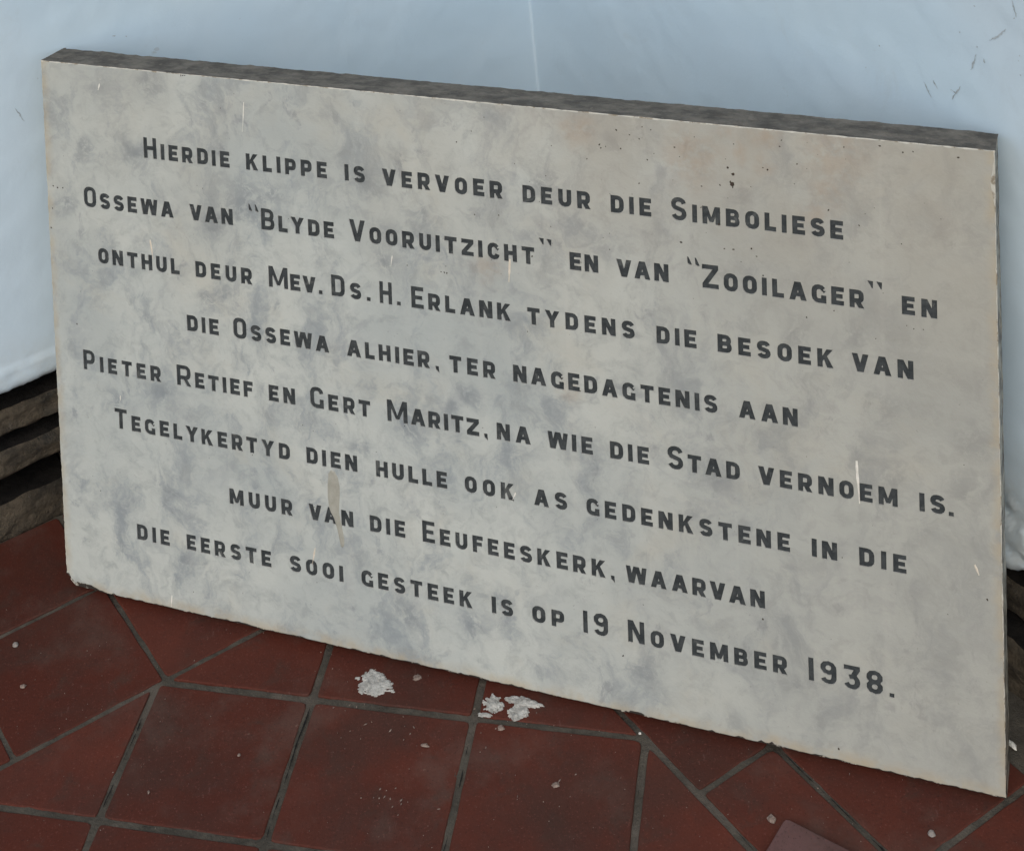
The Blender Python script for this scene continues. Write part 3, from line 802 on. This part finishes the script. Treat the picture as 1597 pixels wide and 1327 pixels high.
# scuffs and nicks in the paint
def scuff(side, pts, w, seed):
    V = []; F = []; P_ = []
    for i in range(len(pts) - 1):
        for k in range(5): P_.append((pts[i][0] + (pts[i + 1][0] - pts[i][0]) * k / 5, pts[i][1] + (pts[i + 1][1] - pts[i][1]) * k / 5))
    P_.append(pts[-1]); n = len(P_)
    for i, (a, z) in enumerate(P_):
        ww = w * (.25 + .75 * math.sin(math.pi * i / (n - 1))) * random.uniform(.4, 1.2); j = random.uniform(-.3, .3) * w
        a2, z2 = P_[min(i + 1, n - 1)]; a1, z1 = P_[max(i - 1, 0)]; d = Vector((a2 - a1, z2 - z1)).normalized()
        b = .0011 * fbm(a * 5, z * 5, 1.1, 3) + .0006 * fbm(a * 25, z * 25, 4.1, 3) + .00045
        for q in (-1, 1): V.append(wpt(side, a + (-d.y) * (ww * q / 2 + j), b, z + d.x * (ww * q / 2 + j)))
    for i in range(n - 1): F.append((2 * i, 2 * i + 1, 2 * i + 3, 2 * i + 2))
    mesh_obj('scuff', V, F, M_SCUFF, wall)
for i, l in enumerate([[(0.6788, 0.6005), (0.6874, 0.6071), (0.6961, 0.6165)], [(0.6062, 0.5346), (0.6095, 0.5288), (0.6142, 0.5229)], [(0.6353, 0.5392), (0.6407, 0.5379), (0.6466, 0.5467)], [(0.6407, 0.5379), (0.6363, 0.5302)], [(0.6642, 0.5825), (0.6612, 0.5739), (0.6582, 0.5658)], [(0.7034, 0.6445), (0.7057, 0.6387), (0.708, 0.6313)], [(0.6721, 0.5816), (0.6733, 0.578)], [(0.6165, 0.5405), (0.6211, 0.5335)]]): scuff('R', l, .0017, i)
for i, l in enumerate([[(0.6106, 0.4683), (0.6066, 0.4598)], [(0.4893, 0.5137), (0.4874, 0.5127)], [(0.5028, 0.5182), (0.4993, 0.5178)], [(0.6133, 0.4764), (0.6089, 0.4663)]]): scuff('L', l, .0013, i)
for i, (a, z) in enumerate([(0.648, 0.5958), (0.6658, 0.5894), (0.7054, 0.6293), (0.7094, 0.5982), (0.7095, 0.5815), (0.6647, 0.6252), (0.5379, 0.5209), (0.5564, 0.549)]): scuff('R', [(a - .0007, z), (a + .0007, z + .0005)], .0014, i)
# mortar core behind the stones
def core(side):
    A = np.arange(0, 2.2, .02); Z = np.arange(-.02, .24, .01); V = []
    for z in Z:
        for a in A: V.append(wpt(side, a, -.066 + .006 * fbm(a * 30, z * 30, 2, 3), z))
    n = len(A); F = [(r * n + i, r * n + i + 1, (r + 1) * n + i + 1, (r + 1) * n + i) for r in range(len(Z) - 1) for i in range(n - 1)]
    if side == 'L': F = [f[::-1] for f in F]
    mesh_obj('mortar', V, F, M_GAP_SHADE, wall, smooth=True)
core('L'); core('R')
def stone(side, a0, a1, z0, z1, face, seed):
    """a rough block: its face stands at b = face, with a rounded, broken surface"""
    na = max(4, int((a1 - a0) / .006)); nz = max(4, int((z1 - z0) / .004)); V = []
    for j in range(nz + 3):
        for i in range(na + 3):
            u = min(1, max(0, (i - 1) / na)); v = min(1, max(0, (j - 1) / nz)); a = a0 + (a1 - a0) * u; z = z0 + (z1 - z0) * v
            edge = (i in (0, na + 2)) or (j in (0, nz + 2))
            f = fbm(a * 24, z * 70 + seed, face * 10, 4)
            e = min(u * (a1 - a0), (1 - u) * (a1 - a0), v * (z1 - z0), (1 - v) * (z1 - z0))
            b = face + .0028 * f + .0022 * fbm(a * 90, z * 160, seed, 3) - .0045 * max(0, 1 - e / .003) ** 2
            z += .0010 * fbm(a * 14, seed, v * 2, 4) * (1 if v in (0, 1) else 1)
            if edge: b = -.072
            V.append(wpt(side, a, b, z))
    n = na + 3; F = [(r * n + i, r * n + i + 1, (r + 1) * n + i + 1, (r + 1) * n + i) for r in range(nz + 2) for i in range(n - 1)]
    if side == 'L': F = [f[::-1] for f in F]
    mi = [1 if k // (n - 1) >= nz + 1 else 0 for k in range(len(F))]  # stone tops painted black: shade between the courses, plus dirt
    return mesh_obj('stone', V, F, None, wall, smooth=True, mats=[M_STONE, M_GAP_SHADE], mi=mi)
rs = random.Random(9)
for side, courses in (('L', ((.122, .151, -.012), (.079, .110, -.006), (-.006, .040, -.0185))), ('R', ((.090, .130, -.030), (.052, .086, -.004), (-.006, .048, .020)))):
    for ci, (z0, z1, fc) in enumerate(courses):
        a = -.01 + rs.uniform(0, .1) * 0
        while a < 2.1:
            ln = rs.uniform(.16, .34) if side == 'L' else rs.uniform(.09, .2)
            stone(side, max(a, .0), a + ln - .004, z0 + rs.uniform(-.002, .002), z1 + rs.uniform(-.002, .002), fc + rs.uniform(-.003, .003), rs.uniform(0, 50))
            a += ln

# ================================================================== loose things on the floor
def lump(name, x, y, rx, ry, hz, mat, seed, ang=0.0, z=0.0, n=10, rough=.3):
    r = random.Random(seed); V = [(0, 0, hz)]; ring = []
    for k, (q, h) in enumerate(((.45, .93), (.8, .62), (1.0, .12), (.93, -.1))):
        for i in range(n):
            a = 2 * math.pi * i / n
            m = q * (1 + rough * fbm(math.cos(a) * 1.3 + seed, math.sin(a) * 1.3, k * .25, 3) * 1.4)
            V.append((rx * m * math.cos(a), ry * m * math.sin(a), hz * h * (1 + rough * r.uniform(-.6, .6))))
    F = [(0, 1 + i, 1 + (i + 1) % n) for i in range(n)]
    for k in range(3):
        for i in range(n): F.append((1 + k * n + i, 1 + (k + 1) * n + i, 1 + (k + 1) * n + (i + 1) % n, 1 + k * n + (i + 1) % n))
    o = mesh_obj(name, V, F, mat); o.location = (x, y, z + .0006); o.rotation_euler = (0, 0, ang)
    return o
def splash(x, y, rx, ry, ang, seed, hmax=.003, jag=.34, label='', mat=None):
    """a dried splash of mortar with a ragged outline and a lumpy top"""
    N = 44; ext = 1.75; V = []; F = []; H = {}
    for j in range(N + 1):
        for i in range(N + 1):
            X, Y = (i / N * 2 - 1) * ext, (j / N * 2 - 1) * ext
            f = 1 - (X * X + Y * Y) ** .75 + jag * (1.1 * fbm(X * 1.1 + seed, Y * 1.1, .5, 2) + .9 * fbm(X * 3.6 + seed, Y * 3.6, 1.5, 4))
            H[i, j] = (X * rx, Y * ry, f)
    idx = {}
    def vid(i, j):
        if (i, j) not in idx:
            X, Y, f = H[i, j]; idx[i, j] = len(V)
            V.append((X, Y, -.0004 if f <= 0 else hmax * (.35 + .65 * min(1, f) ** .5) * (.6 + .7 * abs(fbm(X * 200 + seed, Y * 200, .5, 2)))))
        return idx[i, j]
    for j in range(N):
        for i in range(N):
            if max(H[i + a_, j + b_][2] for a_ in (0, 1) for b_ in (0, 1)) > 0: F.append((vid(i, j), vid(i + 1, j), vid(i + 1, j + 1), vid(i, j + 1)))
    o = mesh_obj('mortar_splash', V, F, mat or M_SPL); o.location = (x, y, .0004); o.rotation_euler = (0, 0, ang)
    return tag(o, label, 'mortar splash', 'dried mortar splashes on the tiles')
splash(.2012, .0235, .0172, .0135, .1, 2.0, .0017, .44, 'largest jagged white mortar splash on the red tile in front of the slab')
splash(.3135, .0172, .0080, .0085, .3, 7.5, .0022, .45, 'small ring shaped white mortar splash right beside the wide grey joint')
splash(.3405, .0232, .0150, .0050, -.12, 11.2, .0022, .42, 'long thin white mortar splash lying nearest the bottom edge of the slab')
splash(.3375, .0120, .0085, .0068, .5, 15.7, .0020, .55, 'ragged white mortar splash just below the long thin one')
splash(.2397, .0368, .0036, .0030, .2, 19.1, .0010, .4, 'faint small mortar dab close under the slab right of the largest splash', M_CRUMB)
splash(.3085, .0045, .0060, .0022, .1, 23.1, .0010, .5, 'thin smear of mortar on the joint crossing below the ring shaped splash')
CR = [(-.1551, .0209, .0030, .0027, M_PEB, 'round pale grey pebble at far left beside the diagonal joint', 'pebble'),
      (-.1263, -.0250, .0030, .0023, M_CRUMB, 'small grey crumb on the left diagonal tile below the round pebble', 'crumb'),
      (.1018, -.0689, .0016, .0016, M_CRUMB, 'tiny cream crumb in the middle of the square tile left of centre', 'crumb'),
      (.0346, -.1176, .0014, .0019, M_CRUMB, 'tiny pale crumb low on the square tile at bottom left', 'crumb'),
      (.2627, -.0351, .0036, .0017, M_CRUMB, 'flat cream chip on the tile below the largest mortar splash', 'crumb'),
      (.3803, -.0586, .0034, .0024, M_CRUMB, 'angular cream chip on the square tile right of centre', 'crumb'),
      (.3251, -.0076, .0030, .0032, M_CRUMB, 'curled cream crumb just below the joint under the ragged splash', 'crumb'),
      (.5584, -.0646, .0032, .0036, M_CRUMB, 'pinkish chip left of the loose mauve tile', 'crumb'),
      (.6822, -.0593, .0028, .0028, M_PEB, 'rounded cream pebble at lower right near the wide cement joint', 'pebble'),
      (.4453, .0044, .0014, .0013, M_WHITE, 'tiny white speck in the joint where three tiles meet', 'crumb'),
      (.7520, .0360, .0028, .0058, M_WHITE, 'white flake on the cement beside the right end of the slab', 'flake')]
for i, (x, y, rx, ry, m, lab, cat) in enumerate(CR):
    o = lump('pebble' if cat == 'pebble' else ('paint_flake' if cat == 'flake' else 'crumb'), x, y, rx, ry, min(rx, ry) * (1.1 if cat == 'pebble' else .7), m, i * 3.7 + 1, rt.uniform(-.5, .5), n=9, rough=.15 if cat == 'pebble' else .45)
    tag(o, lab, cat, 'bits lying on the floor')
# splinters of tile dust and grit nobody could count
vs = []; fs = []
rg = random.Random(77)
def grit(x, y, r, el, ang, h):
    b = len(vs); c, s = math.cos(ang), math.sin(ang)
    for (px, py) in ((-el, 0), (0, -1), (el, 0), (0, 1)):
        X, Y = px * r * rg.uniform(.7, 1.2), py * r * rg.uniform(.7, 1.2); vs.append((x + X * c - Y * s, y + X * s + Y * c, .0002))
    vs.append((x, y, h)); fs.extend([(b, b + 1, b + 4), (b + 1, b + 2, b + 4), (b + 2, b + 3, b + 4), (b + 3, b, b + 4)])
for _ in range(240):
    grit(rg.uniform(-.3, .85), rg.uniform(-.25, .1), rg.uniform(.0002, .00048), rg.uniform(1, 2), rg.uniform(0, 3.1), .0009)
for cx, cy, sx, k in ((.245, -.095, .012, 16), (.205, -.02, .02, 8), (.24, -.02, .012, 6), (.33, 0.0, .02, 12), (.20, .02, .03, 8), (.38, -.065, .02, 6)):
    for _ in range(k): grit(rg.gauss(cx, sx), rg.gauss(cy, sx * .7), rg.uniform(.0003, .0008), rg.uniform(1, 3.2), rg.gauss(1.2, .5), .0011)
tag(mesh_obj('grit', vs, fs, M_CRUMB), 'fine pale grit scattered over the red tiles', None, None, 'stuff')

# loose mauve tile lying on the floor, its back corner reaching into the picture
def loose_tile():
    c = Vector((.5691, -.0672)); a = Vector((-.0166, -.0378)).normalized(); b = Vector((a.y, -a.x)) * -1
    b = Vector((.0424, -.0182)).normalized()
    b = (b - a * a.dot(b)).normalized()
    q = [c, c + a * .11, c + a * .11 + b * .11, c + b * .11]
    o = tile(q, M_MAUVE, w=.0002, z=.0075, parent=None, name='loose_tile', th=.0065)
    tag(o, 'loose mauve tile lying on the red floor, only its back corner in view', 'loose tile')
loose_tile()
